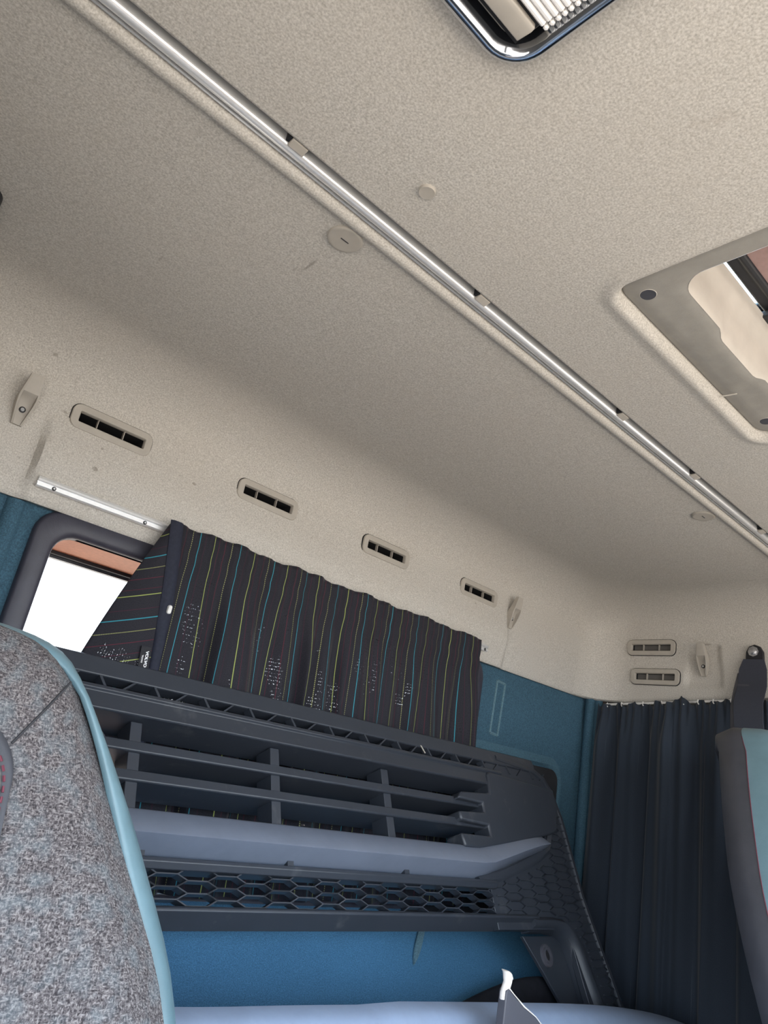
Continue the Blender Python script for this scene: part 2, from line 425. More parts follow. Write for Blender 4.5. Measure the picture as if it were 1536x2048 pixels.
# paler pressed rib and worn outline on the carpet
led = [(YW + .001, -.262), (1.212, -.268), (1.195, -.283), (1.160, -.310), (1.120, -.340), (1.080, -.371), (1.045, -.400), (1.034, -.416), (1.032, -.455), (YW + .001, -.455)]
m = MB(); m.loft([[(x, y, z + .003 * math.sin(3.1 * x + 1)) for y, z in led] for x in np.linspace(XL + .01, 1.855, 24)]); m.build('sloped_ledge', 'blue_skylit', wall_rear, angle=50, label='blue carpeted ledge at the foot of the wall, coloured brighter for skylight')
m = MB(); R_ = []
for t in np.linspace(0, 1, 9):
    c = Vector((1.308 - .110 * t, 1.2030 - .090 * t, -.2765 - .0690 * t)); w = (.009 + .004 * t) * (1 - .9 * t ** 6)
    R_.append([(c.x + w * math.cos(a), c.y - .6 * .0045 * math.sin(a), c.z + .8 * .0045 * math.sin(a)) for a in [2 * PI * q / 12 for q in range(12)]])
m.loft(R_); m.build('wall_rib', 'blue_lighter', wall_rear)
m = MB(); q = [(1.487, .272), (1.520, .268), (1.512, .135), (1.481, .138)]
for a, b in zip(q, q[1:] + q[:1]): m.tube([(a[0], YW + .0005, a[1]), (b[0], YW + .0005, b[1])], .0038, 6)
m.build('worn_outline', 'blue_lighter', wall_rear, label='pale worn rectangular outline')
m = MB(); m.tube([(.247, YW + .004, .30), (.247, YW + .004, -.5)], .016, 12); m.build('wall_rib', 'blue', wall_rear)

# ---- rear window
w1 = thing('window_1', (XM, D, WZ0), 'rear cab window with dark surround and orange reveal, half hidden by striped curtain', 'window', kind='structure')
m = MB()
oF, iF = rrect(.283, 1.418, -.296, .308, .045, 6), rrect(.321, 1.379, -.258, .270, .035, 6)
def offs(P, Q, t): return [(a[0] + (b[0] - a[0]) * t, a[1] + (b[1] - a[1]) * t) for a, b in zip(P, Q)]
m.ring([[(x, YW + .001, z) for x, z in oF], [(x, YW - .010, z) for x, z in offs(oF, iF, .03)], [(x, YW - .0145, z) for x, z in offs(oF, iF, .14)], [(x, YW - .0135, z) for x, z in offs(oF, iF, .75)],
        [(x, YW - .011, z) for x, z in offs(oF, iF, .93)], [(x, YW - .004, z) for x, z in iF], [(x, YW + .03, z) for x, z in iF]], True)
m.build('surround', 'frame', w1, angle=60)
m = MB(); r2 = rrect(.330, 1.370, -.25, .258, .03, 6)
m.ring([[(x, YW + .012, z) for x, z in rrect(.3212, 1.3788, -.2578, .2698, .035, 6)], [(x, 1.37, z) for x, z in rrect(.3212, 1.3788, -.2578, .2698, .035, 6)]], True)
m.build('reveal', 'orange', w1)
m = MB(); framering(m, rrect(.28, 1.42, -.30, .31, .05, 6), rrect(.330, 1.370, -.249, .2635, .03, 6), 1.37, 1.385, XZ); m.build('rubber_seal', 'rubber', w1)
m = MB(); framering(m, rrect(.30, 1.40, -.28, .29, .05, 6), rrect(.333, 1.367, -.246, .2585, .03, 6), 1.385, 1.40, XZ); m.build('seal_lip', 'grille', w1)
m = MB(); m.prism(rrect(.32, 1.38, -.26, .265, .03, 6), 1.400, 1.405, XZ); m.build('pane', 'glass', w1)
# insulated body behind the wall so the reveal sits in a solid panel
m = MB(); framering(m, rect_around(win, XL - .06, XR + .06, -1.25, .70), rrect(.315, 1.385, -.264, .272, .035, 6), YW + .05, 1.37, XZ)
m.build('body_panel', 'orange', wall_rear)

# ---- side walls, front wall, floor, roof skin, dashboard
def wall_with_hole(name, label, axis, c0, c1, a0, a1, h):
    m = MB(); P = rrect(*h, .06, 6); mx, mz = (h[0] + h[1]) / 2, (h[2] + h[3]) / 2; out = []
    for x, z in P:
        dx, dz = x - mx, z - mz; t = min([(a1 - mx) / dx if dx > 1e-9 else 1e9, (a0 - mx) / dx if dx < -1e-9 else 1e9, (.64 - mz) / dz if dz > 1e-9 else 1e9, (-1.25 - mz) / dz if dz < -1e-9 else 1e9])
        out.append((mx + dx * t, mz + dz * t))
    for c in ((a0, -1.25), (a1, -1.25), (a0, .64), (a1, .64)):
        i = min(range(len(out)), key=lambda q: math.dist(out[q], c)); out[i] = c
    framering(m, out, P, c0, c1, axis)
    return tag(m.build(name, 'dash', smooth=False), label, 'wall', kind='structure')
wall_with_hole('wall_right', 'far side wall of the cab with door window', YZ, XR + .012, XR + .06, -1.06, YW, (-.88, .18, -.32, .34))
wall_with_hole('wall_left', 'near side wall of the cab with open doorway', YZ, XL - .06, XL - .012, -1.06, YW, (-.96, .30, -1.15, .41))
wall_with_hole('wall_front', 'windscreen wall at the front of the cab', XZ, -1.06, -1.02, XL - .06, XR + .06, (-.14, 1.84, -.235, .555))
m = MB().box((XL - .06, -1.06, -1.29), (XR + .06, 1.37, -1.25)); tag(m.build('floor', 'floor', smooth=False), 'dark rubber mat on the cab floor', 'floor', kind='structure')
m = MB(); framering(m, [(XR + .06 if x > XM else XL - .06, 1.37 if y > 0.07 else -1.06) for x, y in rrect(HX0 + .03, HX1 - .03, HY0 + .03, HY1 - .03, .02, 6)], rrect(HX0 + .0, HX1 - .0, HY0 + .0, HY1 - .0, .02, 6), .71, .73, XY)
roof = m.build('roof_skin', 'orange', ceil, smooth=False)
m = MB().box((XL + .01, -1.01, -.95), (XR - .01, -.50, -.24)); tag(m.build('dashboard', 'dash_top', bevel=.04), 'grey dashboard under the windscreen', 'dashboard')
# ---- blue corner moulding
t1 = thing('trim_1', (1.915, 1.19, -.70), 'blue ridged moulding down the corner beside dark curtain', 'trim', kind='structure')
for dx, dy, r in ((-.012, .022, .014), (.006, .006, .012)):
    m = MB(); m.tube([(1.910 + dx, 1.186 + dy, z) for z in (.305, .1, -.2, -.7, -1.25)], r, 12); m.build('ridge', 'blue', t1)

# ================================================================= ceiling fittings
# ---- aluminium curtain track
rail = thing('ceiling_curtain_rail', (XM, .567, .594), 'long aluminium curtain rail running across the ceiling in a channel', 'rail')
m = MB(); pr = [(.5605, .632), (.5605, .5990), (.5611, .5963), (.5625, .5945), (.5650, .5934), (.5680, .5931), (.5708, .5938), (.5730, .5955), (.574, .5985), (.574, .604), (.5762, .604), (.5762, .5958), (.5785, .5958), (.5785, .632)]
m.loft([[(x, y, z) for y, z in pr] for x in (XL + .02, .5, 1.2, XR - .02)]); m.build('track', 'alu', rail, angle=40)
for x in (.236, .542, .896, 1.149, 1.449, -.05, 1.75):
    m = MB(); m.prism([(.5505, .5950), (.5615, .5930), (.5615, .606), (.5505, .606)], x, x + .020, YZ); c_ = m.build('clip', 'beige', rail, bevel=.001)
    m = MB(); m.box((x - .004, .5515, .5965), (x - .0003, .5600, .607)); m.build('clip_notch', 'duct', c_)
# ---- round caps
def ceiling_cap(name, x, y, z, r, label, slot, cat='cap', group=None):
    c = thing(name, (x, y, z), label, cat, group)
    m = MB(); m.loft([[(a, b, zz) for a, b in circ(x, y, rr, 32)] for rr, zz in ((r, z + .002), (r, z - .0022), (r * .94, z - .0034), (r * .80, z - .0032), (r * .3, z - .0030))])
    m.build('disc', 'beige', c, angle=60)
    if slot:
        m = MB(); m.box((x - .006, y - .0006, z - .0036), (x + .006, y + .0006, z - .0028)); m.build('slot', 'seam', c)
    return c
ceiling_cap('ceiling_disc', .3687, .6252, ZT, .0225, 'round beige slotted cap behind the ceiling rail, nearer the lamp', True, group='round caps behind the ceiling rail')
ceiling_cap('ceiling_disc', 1.347, .627, ZT, .0225, 'round beige slotted cap by the far end of ceiling rail, above side vents', True, group='round caps behind the ceiling rail')
ceiling_cap('ceiling_plug', .372, .485, .594, .0095, 'small round beige plug between ceiling rail and lamp', False, 'plug')

# ---- interior lamp
lamp = thing('ceiling_lamp', (.20, .19, .594), 'chrome framed ceiling lamp with ribbed clear lens and grey rocker switch', 'lamp')
LX0, LX1, LY0, LY1 = .085, .320, .02, .331
m = MB()
def lo(o, z, r=.04): return [(x, y, z) for x, y in rrect(LX0 + o, LX1 - o, LY0 + o, LY1 - o, max(.004, r - o), 8)]
m.ring([lo(-.003, .5945), lo(-.001, .589), lo(.001, .584), lo(.004, .579), lo(.007, .577), lo(.011, .576), lo(.0135, .578), lo(.0145, .581), lo(.0225, .5885), lo(.023, .591)], True)
m.build('chrome_frame', 'chrome', lamp, angle=60)
m = MB(); m.prism([(x, y) for x, y, z in lo(.0005, 0)], .588, .593, XY); m.build('back_plate', 'grey_trim', lamp)
lens = MB(); Ly1 = .2805
n = 40
for i in range(n):
    y = LY0 + .022 + (Ly1 - LY0 - .022) * i / n; w = (Ly1 - LY0 - .022) / n
    lens.prism([(y, .588), (y, .5805), (y + w * .3, .5785), (y + w * .6, .5785), (y + w * .9, .5805), (y + w * .9, .588)], LX0 + .022, LX1 - .0245, YZ)
lens.build('ribbed_lens', 'lens', lamp, angle=20)
m = MB()
for i in range(n * 1):
    y = LY0 + .022 + (Ly1 - LY0 - .022) * (i + .5) / n
    m.loft([[(LX1 - .0205 + a, y + b, z) for a, b in circ(0, 0, r, 6)] for r, z in ((.0026, .588), (.0026, .581), (.0012, .5795))])
bead = m.build('lens_edge_beads', 'lens', lamp); bead['kind'] = 'stuff'
m = MB(); m.prism([(.2835, .590), (.2835, .5785), (.287, .577), (.302, .580), (.303, .590)], LX0 + .06, .2935, YZ); m.build('rocker_switch', 'beige', lamp, bevel=.001)
m = MB(); m.box((LX0 + .02, .2815, .5835), (.2955, .3060, .588)); m.build('switch_well', 'duct', lamp)

# ---- roof hatch
hatch = thing('roof_hatch', (XM, .07, .60), 'grey plastic roof hatch surround with open lid and daylight gap', 'hatch')
def plateau(x, a, b): return sstep(a, b, x) * (1 - sstep(2 * XM - b, 2 * XM - a, x))
def fz(x, y):      # surround drops a little towards the centre handle
    return .6035 - .0035 * plateau(x, .775, .796) * sstep(.28, .33, y) * (1 - sstep(.375, .408, y))
def inner(o, z):
    out = []
    for x, y, c in dens([(a, b, 0) for a, b in rrect(.664, XM * 2 - .664, -.20, .346, .032, 8)], .008):
        yr = .346 + .007 * plateau(x, .775, .800)
        out.append((x, -.2 + (y + .2) * (yr + .2) / .546, z))
    return out
inn = inner(0, 0); nI = len(inn)
def out_of(P, x0, x1, y0, y1, r):
    rr = [(a, b) for a, b, c in dens([(a, b, 0) for a, b in rrect(x0, x1, y0, y1, r, 8)])]
    # resample outer loop to the inner loop's count by angle about the centre
    cxx, cyy = (x0 + x1) / 2, (y0 + y1) / 2; res = []
    for px, py, _ in P:
        sx_, sy_ = (px - cxx) / (.5 * (XM * 2 - 1.328)), (py - .074) / .274
        t = 1e9; dx, dy = px - cxx, py - cyy
        best = None
        for i in range(len(rr)):
            a, b = rr[i], rr[(i + 1) % len(rr)]
            den = dx * (b[1] - a[1]) - dy * (b[0] - a[0])
            if abs(den) < 1e-12: continue
            tt = ((a[0] - cxx) * (b[1] - a[1]) - (a[1] - cyy) * (b[0] - a[0])) / den
            uu = ((a[0] - cxx) * dy - (a[1] - cyy) * dx) / den
            if tt > 0 and -1e-6 <= uu <= 1 + 1e-6: best = (cxx + dx * tt, cyy + dy * tt); break
        res.append(best or (px, py))
    return res
ou = out_of(inn, HX0 + .001, HX1 - .001, HY0 + .001, HY1 - .001, .027)
ou2 = out_of(inn, HX0 + .005, HX1 - .005, HY0 + .005, HY1 - .005, .024)
m = MB()
R_ = [[(x, y, .615) for x, y in ou], [(x, y, fz(x, y) + .004) for x, y in ou], [(x, y, fz(x, y)) for x, y in ou2]]
for t in (.35, .7, .88): R_.append([(a[0] + (b[0] - a[0]) * t, a[1] + (b[1] - a[1]) * t, fz(a[0] + (b[0] - a[0]) * t, a[1] + (b[1] - a[1]) * t)) for a, b in zip(ou2, inn)])
R_.append([(b[0], b[1], fz(b[0], b[1]) + .002) for b in inn]); 
m.ring(R_, True); m.build('surround', 'grey_trim', hatch, angle=50)
m = MB(); R_ = []
for s_, z in ((.0, 0), (-.002, .004), (-.0025, .012), (-.003, .04), (-.0035, .066), (-.0085, .070), (-.009, .082), (-.0115, .090)):
    R_.append([(XM + (x - XM) * (1 + s_ / .22), .074 + (y - (.007 * plateau(x, .775, .800) * min(1, z / .05) if y > .3 else 0) - .074) * (1 + s_ / .3), fz(x, y) * (1 - z / .09) + (z / .09) * .692 + .0015) for x, y, _ in inn])
m.ring(R_, True); m.build('tub', 'tub', hatch, angle=50)
for x, y in ((.666, .3855), (2 * XM - .666, .3855)):
    m = MB(); m.ring([[(a, b, z) for a, b in circ(x, y, r, 20)] for r, z in ((.0105, .6034), (.0098, .6030), (.0090, .6042))] , True)
    h_ = m.build('screw_hole_rim', 'tub', hatch)
    m = MB(); m.prism(circ(x, y, .0094, 20), .6026, .6034, XY); m.build('screw_hole', 'shell', hatch)
m = MB(); m.tube([(.917, .408, .5940), (.921, .384, .5940)], .0010, 6); m.build('seam_line', 'tub', hatch)
m = MB(); m.prism([(.337, .702), (.334, .699), (.322, .700), (.318, .696), (.311, .698), (.311, .715), (.337, .715)], .66, XM * 2 - .66, YZ)
m.build('seal_bar', 'black', hatch, bevel=.002)
m = MB(); m.box((.66, -.20, .702), (XM * 2 - .66, .3105, .712)); m.build('lid', 'lid', hatch)
m = MB(); m.box((.890, .300, .6885), (1.01, .352, .699)); m.build('latch_box', 'black', hatch, bevel=.002)
m = MB(); m.box((.66, .3375, .706), (XM * 2 - .66, .3535, .709)); m.build('glass_strip', 'glass', hatch)
m = MB(); m.box((.65, .354, .695), (XM * 2 - .65, .42, .712)); m.build('rear_lip', 'tub', hatch)

# ---- black reading lamp at the near end of the ceiling
m = MB()
cx_, cy_ = -.003, .985
m.loft([[(cx_ + (a) * s, cy_ + (b) * s, z) for a, b in rrect(-.052, .052, -.062, .062, .03, 6)] for s, z in ((1, .602), (1, .592), (.94, .586), (.7, .583))])
tag(m.build('reading_lamp', 'black', angle=50), 'black rounded reading lamp at the left edge of the ceiling', 'lamp')

# ================================================================= air vents and coat hooks
def make_vent():
    r = thing('air_vent', (0, 0, 0)); r['_local'] = 1
    m = MB(); o, i = rrect(-.0735, .0735, -.0225, .0225, .0150, 8), rrect(-.0595, .0595, -.0092, .0092, .0015, 8)
    o2 = rrect(-.0725, .0725, -.0215, .0215, .0142, 8); i2 = rrect(-.0607, .0607, -.0104, .0104, .003, 8)
    m.ring([[(x, .004, z) for x, z in o], [(x, -.0025, z) for x, z in o], [(x, -.004, z) for x, z in o2], [(x, -.0042, z) for x, z in i2], [(x, -.0028, z) for x, z in i], [(x, .006, z) for x, z in i]], True)
    m.build('frame', 'beige', r, angle=40)
    m = MB(); framering(m, rrect(-.0748, .0748, -.0238, .0238, .0160, 8), o, -.0002, .004, XZ); m.build('seam_gap', 'duct', r)
    m = MB(); m.ring([[(x, .0055, z) for x, z in i], [(x, .045, z) for x, z in i]], True); k = len(m.v); m.f.append(tuple(range(k - len(i), k))); m.build('duct', 'duct', r)
    for x in (-.026, .022):
        m = MB().box((x - .0006, .002, -.0093), (x + .0006, .010, .0093)); m.build('divider', 'beige', r)
    return r
vent0 = make_vent(); first = True
VL = ['beige slot vent nearest the left coat hook, above the rear window', 'second beige slot vent from the left, above left half of striped curtain',
      'third beige slot vent from the left, above right half of striped curtain', 'fourth beige slot vent, next to the right coat hook on rear wall']
for i, (x, z) in enumerate(VENTS_R):
    v = vent0 if first else copy_tree(vent0); first = False
    v.location = (x, D - .0015, z + ZC); v.rotation_euler = (0, 0, 0); v['_o'] = [x, D, z]; tag(v, VL[i], 'vent', 'slot vents in the headliner')
for (y, z), lb in zip(VENTS_S, ('upper of two stacked slot vents on the side wall', 'lower of two stacked slot vents above dark side curtain')):
    v = copy_tree(vent0); v.location = (XR - .0015, y, z + ZC); v.rotation_euler = (0, 0, -PI / 2); tag(v, lb, 'vent', 'slot vents in the headliner')
def make_hook():
    r = thing('coat_hook', (0, 0, 0)); r['_local'] = 1
    m = MB(); secs = []
    # z, half width, back depth, front depth, dish
    for z, w, b, f, g in ((-.042, .0085, .000, .005, 0), (-.036, .0095, 0, .009, .0035), (-.022, .0120, 0, .015, .008), (-.010, .0140, 0, .019, .011), (.000, .0148, .001, .022, .011),
                          (.006, .0146, .004, .024, .004), (.010, .0142, .007, .0255, 0), (.022, .0125, .013, .028, 0), (.036, .0105, .019, .031, 0), (.042, .0100, .023, .0315, 0)):
        wi = w - .003
        secs.append([(-w, -b, z), (-w, -f + .001, z), (-wi, -f, z), (-wi + .0006, -f + g, z), (wi - .0006, -f + g, z), (wi, -f, z), (w, -f + .001, z), (w, -b, z)])
    m.loft(secs); m.build('body', 'beige', r, angle=40)
    m = MB(); m.loft([[(a, y, -.016 + b) for a, b in circ(0, 0, rr, 16)] for rr, y in ((.0052, -.004), (.0052, -.0085), (.0038, -.0088))]); s_ = m.build('screw', 'black', r)
    m = MB(); m.prism(circ(0, -.016, .0030, 12), -.0088, -.0098, XZ); m.build('screw_head', 'steel', s_)
    return r
h0 = make_hook(); h0.location = (.203, D, .455 + ZC); tag(h0, 'beige coat hook with black screw left of the first vent', 'hook', 'headliner coat hooks')
h1 = copy_tree(h0); h1.location = (1.492, D - .001, .455 + ZC); tag(h1, 'beige coat hook on rear wall right of the fourth vent', 'hook', 'headliner coat hooks')
h2 = copy_tree(h0); h2.location = (XR + .004, .888, .430 + ZC); h2.rotation_euler = (0, 0, -PI / 2); tag(h2, 'beige coat hook in a recess beside the stacked side vents', 'hook', 'headliner coat hooks')

# ================================================================= rear window curtain and its rail
wrail = thing('window_curtain_rail', (XM - .02, D - .02, .33), 'white aluminium curtain rail above the rear window', 'rail')
YR = D - .016
m = MB(); pr = [(YR + .004, .326), (YR - .004, .326), (YR - .0055, .3275), (YR - .0055, .3325), (YR - .003, .3335), (YR - .003, .3345), (YR - .0062, .3355), (YR - .0075, .3385), (YR - .0062, .342), (YR - .003, .3435), (YR + .004, .3435)]
m.loft([[(x, y, z) for y, z in pr] for x in (.259, .8, 1.395)]); m.build('track', 'alu', wrail, angle=25)
for x in (.286, .446, .80, 1.384):
    m = MB(); m.loft([[(x + a, y, .330 + b) for a, b in circ(0, 0, r, 14)] for r, y in ((.0034, YR - .0045), (.0034, YR - .0062), (.0024, YR - .0068))]); s_ = m.build('screw', 'black', wrail)
    m = MB(); m.prism(circ(x, .330, .0016, 10), YR - .0068, YR - .0076, XZ); m.build('screw_head', 'steel', s_)

cur = thing('window_curtain', (.93, D - .03, -.26), 'dark curtain with thin yellow, cyan and red stripes over rear window', 'curtain')
NXc, NZc = 330, 70
zt, zb = .348, -.255
rnd = [random.uniform(-1, 1) for _ in range(60)]
def fold(s, v):
    # s along the cloth 0..1, v 0 at the top .. 1 at the bottom
    amp = .0035 + .013 * sstep(0.06, .32, v)
    a = math.sin(2 * PI * (11.3 * s + .35 * math.sin(5 * s * PI))) * .55 + math.sin(2 * PI * (17.7 * s + .2 * v + 1.3)) * .3 + math.sin(2 * PI * (5.1 * s - .35 * v + .4)) * .5
    gather = .0016 * math.sin(2 * PI * 44 * s + 3 * math.sin(9 * s)) * (1 - sstep(.05, .22, v))
    return amp * a + gather
vs, uv = [], []
for j in range(NZc + 1):
    v = j / NZc
    for i in range(NXc + 1):
        s = i / NXc
        x0 = .494 + .045 * v; x1 = 1.348 + .062 * v
        lean = .016 * math.sin(2 * PI * (2.3 * s + .1)) * v
        x = x0 + (x1 - x0) * s + lean * s * (1 - s) * 4 * .35 + .009 * math.sin(2 * PI * 8.3 * s + 1.2 + 1.5 * v) * sstep(.05, .5, v) + .006 * math.sin(2 * PI * (3.1 * s + .8 * v)) * v
        topw = .0035 * math.sin(2 * PI * 9 * s + 2) * math.sin(2 * PI * 4.2 * s) - .006 * sstep(.96, 1, s)
        z = zt + topw * (1 - v) + (zb - zt) * v
        lead = -.010 * math.exp(-((v - .07) / .018) ** 2) * .35       # stitched header line
        y = D - .027 - .008 * (1 - sstep(.06, .16, v)) - .85 * fold(s, v) - lead
        vs.append((x, y, z)); uv.append((s * 1.02 + .003 * math.sin(20 * s), z - zb - .25 + .25))
fs = [(j * (NXc + 1) + i, j * (NXc + 1) + i + 1, (j + 1) * (NXc + 1) + i + 1, (j + 1) * (NXc + 1) + i) for j in range(NZc) for i in range(NXc)]
m = MB(); m.v = vs; m.f = fs
cl = m.build('cloth', 'stripe', cur, angle=180, uv=uv)
sol = cl.modifiers.new('cloth', 'SOLIDIFY'); sol.thickness = .0012
# turned-back flap with its stripes lying across
A, B, Cc, Dd = Vector((.484, D - .037, .340)), Vector((.398, D - .030, .088)), Vector((.536, D - .046, .060)), Vector((.490, D - .045, .338))
vs, uv = [], []; nu, nv = 24, 40
for j in range(nv + 1):
    v = j / nv
    L = A.lerp(Vector((.372, D - .026, -.05)), v) + Vector((-.008 * math.sin(v * PI), 0, 0)); Rr = Dd.lerp(Vector((.552, D - .047, -.06)), v)
    for i in range(nu + 1):
        t = i / nu; p = L.lerp(Rr, t); p.y -= .012 * math.sin(t * PI) * (0.3 + v); vs.append(tuple(p))
        uv.append(((1 - v) * .31 - .052 * t * (.25 + v) + .012, .35 + t * .2))
fs = [(j * (nu + 1) + i, j * (nu + 1) + i + 1, (j + 1) * (nu + 1) + i + 1, (j + 1) * (nu + 1) + i) for j in range(nv) for i in range(nu)]
m = MB(); m.v = vs; m.f = fs; fl = m.build('folded_flap', 'stripe', cur, angle=180, uv=uv, label='curtain corner folded back towards the window'); fl.modifiers.new('cloth', 'SOLIDIFY').thickness = .001
# binding strip along the fold
vs = []; W_ = []
for j in range(21):
    v = j / 20; cxb = .492 + .052 * v + .004 * math.sin(v * 5); z = .345 - .40 * v; w = .0105 + .002 * math.sin(v * 4 + 1)
    W_.append([(cxb - w, D - .048, z), (cxb - w * .5, D - .0525, z), (cxb + w * .5, D - .0525, z), (cxb + w, D - .048, z), (cxb + w, D - .0465, z), (cxb - w, D - .0465, z)])
m = MB(); m.loft(W_); m.build('binding', 'band', cur, angle=50)
m = MB(); m.loft([[(.5195 + a * s, y, .192 + b * s) for a, b in rrect(-.0038, .0038, -.0075, .0075, .003, 4)] for s, y in ((1, D - .050), (1, D - .0555), (.8, D - .057))]); m.build('button', 'button', cur)
tg = thing('woven_tag', (0, 0, 0)); COL.objects.unlink(tg); bpy.data.objects.remove(tg)
def tagpt(a, b, n=0):    # a along the tag (downwards), b to the right, n outwards
    return Vector((.4985 + b + .10 * a, D - .0535 - n,   .1225 - a + .06 * b))
m = MB(); m.add([tagpt(a, b, n) for n in (0, .0012) for a, b in ((0, -.0085), (0, .0085), (.040, .0085), (.040, -.0085))], [(0, 1, 2, 3), (7, 6, 5, 4), (0, 4, 5, 1), (1, 5, 6, 2), (2, 6, 7, 3), (3, 7, 4, 0)])
tago = m.build('brand_tag', 'tag', cur, smooth=False, label='small black woven tag with white lettering')
def lettering(txt, size, a0, b0, length, height, bold):
    cu = bpy.data.curves.new('lettering', 'FONT'); cu.body = txt; cu.size = size; cu.offset = bold; cu.extrude = 0
    ob = bpy.data.objects.new('lettering', cu); COL.objects.link(ob); dg = bpy.context.evaluated_depsgraph_get(); dg.update()
    me = bpy.data.meshes.new_from_object(ob.evaluated_get(dg)); COL.objects.unlink(ob); bpy.data.objects.remove(ob)
    pts = np.array([v.co[:] for v in me.vertices]); fs = [tuple(p.vertices) for p in me.polygons]
    x0, x1, y0, y1 = pts[:, 0].min(), pts[:, 0].max(), pts[:, 1].min(), pts[:, 1].max()
    mm = MB(); mm.add([tagpt(a0 + (p[0] - x0) / (x1 - x0) * length, b0 + (p[1] - y0) / (y1 - y0) * height, .0016) for p in pts], fs)
    return mm.build('lettering', 'print', tago, smooth=False)
lettering('VOLVO', 1, .0065, .0005, .0270, .0052, .045)
lettering('TRUCKS', 1, .0140, -.0052, .0130, .0026, .03)

# ================================================================= grille leaning against the wall
TH = math.radians(25); GO = Vector((0, 1.130, .060)); GU = Vector((0, math.sin(TH), math.cos(TH))); GN = Vector((0, -math.cos(TH), math.sin(TH)))
GX0, GX1 = .0, 1.66
def G(x, u, n): return tuple(Vector((x, 0, 0)) + GO + GU * u + GN * n)
def Gm(x, u, n): return G(GX0 + GX1 - x, u, n)
gr = thing('truck_grille', (.83, .93, -.447), 'black plastic truck grille with slats and honeycomb leaning on the bunk', 'grille')
def bar(name, prof, x0, x1, mat='grille', bevel=.0012, parent=gr):
    m = MB(); m.loft([[G(x, u, n) for u, n in prof] for x in (x0, x1)]); return m.build(name, mat, parent, bevel=bevel)
# top rail: upper lip, slotted strip, lower shelf
bar('top_lip', [(.032, -.012), (.033, -.004), (.030, 0), (.000, .004), (-.002, .002), (-.002, -.024)], .045, 1.552)
bar('slot_backing', [(-.002, -.036), (-.002, -.030), (-.018, -.028), (-.018, -.036)], .045, 1.53, 'duct', 0)
xs = .06; k = 0
while xs < 1.585:
    top = .011 if k % 2 else -.005
    m = MB(); m.loft([[G(xs + .004 * 0 + d - top * q, u, n) for d, u, n in ((0, uu, -.013), (.0045, uu, -.013), (.0045, uu, .004), (0, uu, .004))] for q, uu in ((-1, -.001), (1, -.0185))])
    m.build('slot_rib', 'grille', gr); xs += .0255 * (1.9 if k % 2 else 1.7); k += 1
bar('front_ledge', [(-.0175, -.030), (-.0175, .005), (-.020, .010), (-.026, .012), (-.030, .008), (-.052, .012), (-.0565, .0135), (-.0590, .011), (-.0640, -.062), (-.058, -.064)], .03, 1.40)
# slats
for u in (-.098, -.1415):
    bar('slat', [(u + .005, 0), (u - .0095, .003), (u - .0120, .001), (u - .0130, -.078), (u - .0080, -.080)], .34, 1.302)
# uprights between the slats
for x in (.232, .494, .7565, 1.025, 1.290 - .0):
    if x > 1.2: continue
    for u0, u1 in ((-.062, -.099), (-.106, -.1425), (-.150, -.196)):
        m = MB(); w = .0095
        m.loft([[G(x - w, u, -.003), G(x + w, u, -.003), G(x + w, u, -.045), G(x - w, u, -.045)] for u in (u0, u1)]); m.build('upright', 'grille', gr, bevel=.0008)
    m = MB(); m.loft([[G(x + .02 - .006, u, .004), G(x + .02 + .006, u, .004), G(x + .02 + .006, u, -.04), G(x + .02 - .006, u, -.04)] for u in (-.243, -.262)]); m.build('lower_stay', 'grille', gr)
# pale crossbar with upswept ends
secs = []
path = [(.16, .050, .25), (.18, .048, .8), (.26, .030, 1), (.36, .006, 1), (.42, 0, 1), (.8, 0, 1), (1.24, 0, 1), (1.275, .003, 1), (1.33, .016, .95), (1.40, .033, .86), (1.46, .046, .76), (1.495, .051, .64), (1.510, .052, .45), (1.517, .052, .18)]
for x, du, s in path:
    c_u = -.222
    secs.append([G(x, c_u + du + (u - c_u) * s, n * (0.4 + .6 * s)) for u, n in ((-.192, -.020), (-.192, .004), (-.195, .010), (-.229, .034), (-.2325, .035), (-.235, .031), (-.255, -.014), (-.253, -.028))])
m = MB(); m.loft(secs); m.build('crossbar', 'bar', gr, angle=30)
# lower mesh frame
bar('mesh_top_bar', [(-.256, -.024), (-.256, .010), (-.262, .012), (-.271, .006), (-.272, -.022)], .34, 1.30)
bar('mesh_bottom_bar', [(-.3165, -.026), (-.3165, .006), (-.320, .010), (-.324, .010), (-.343, -.020), (-.340, -.028)], .27, 1.42)
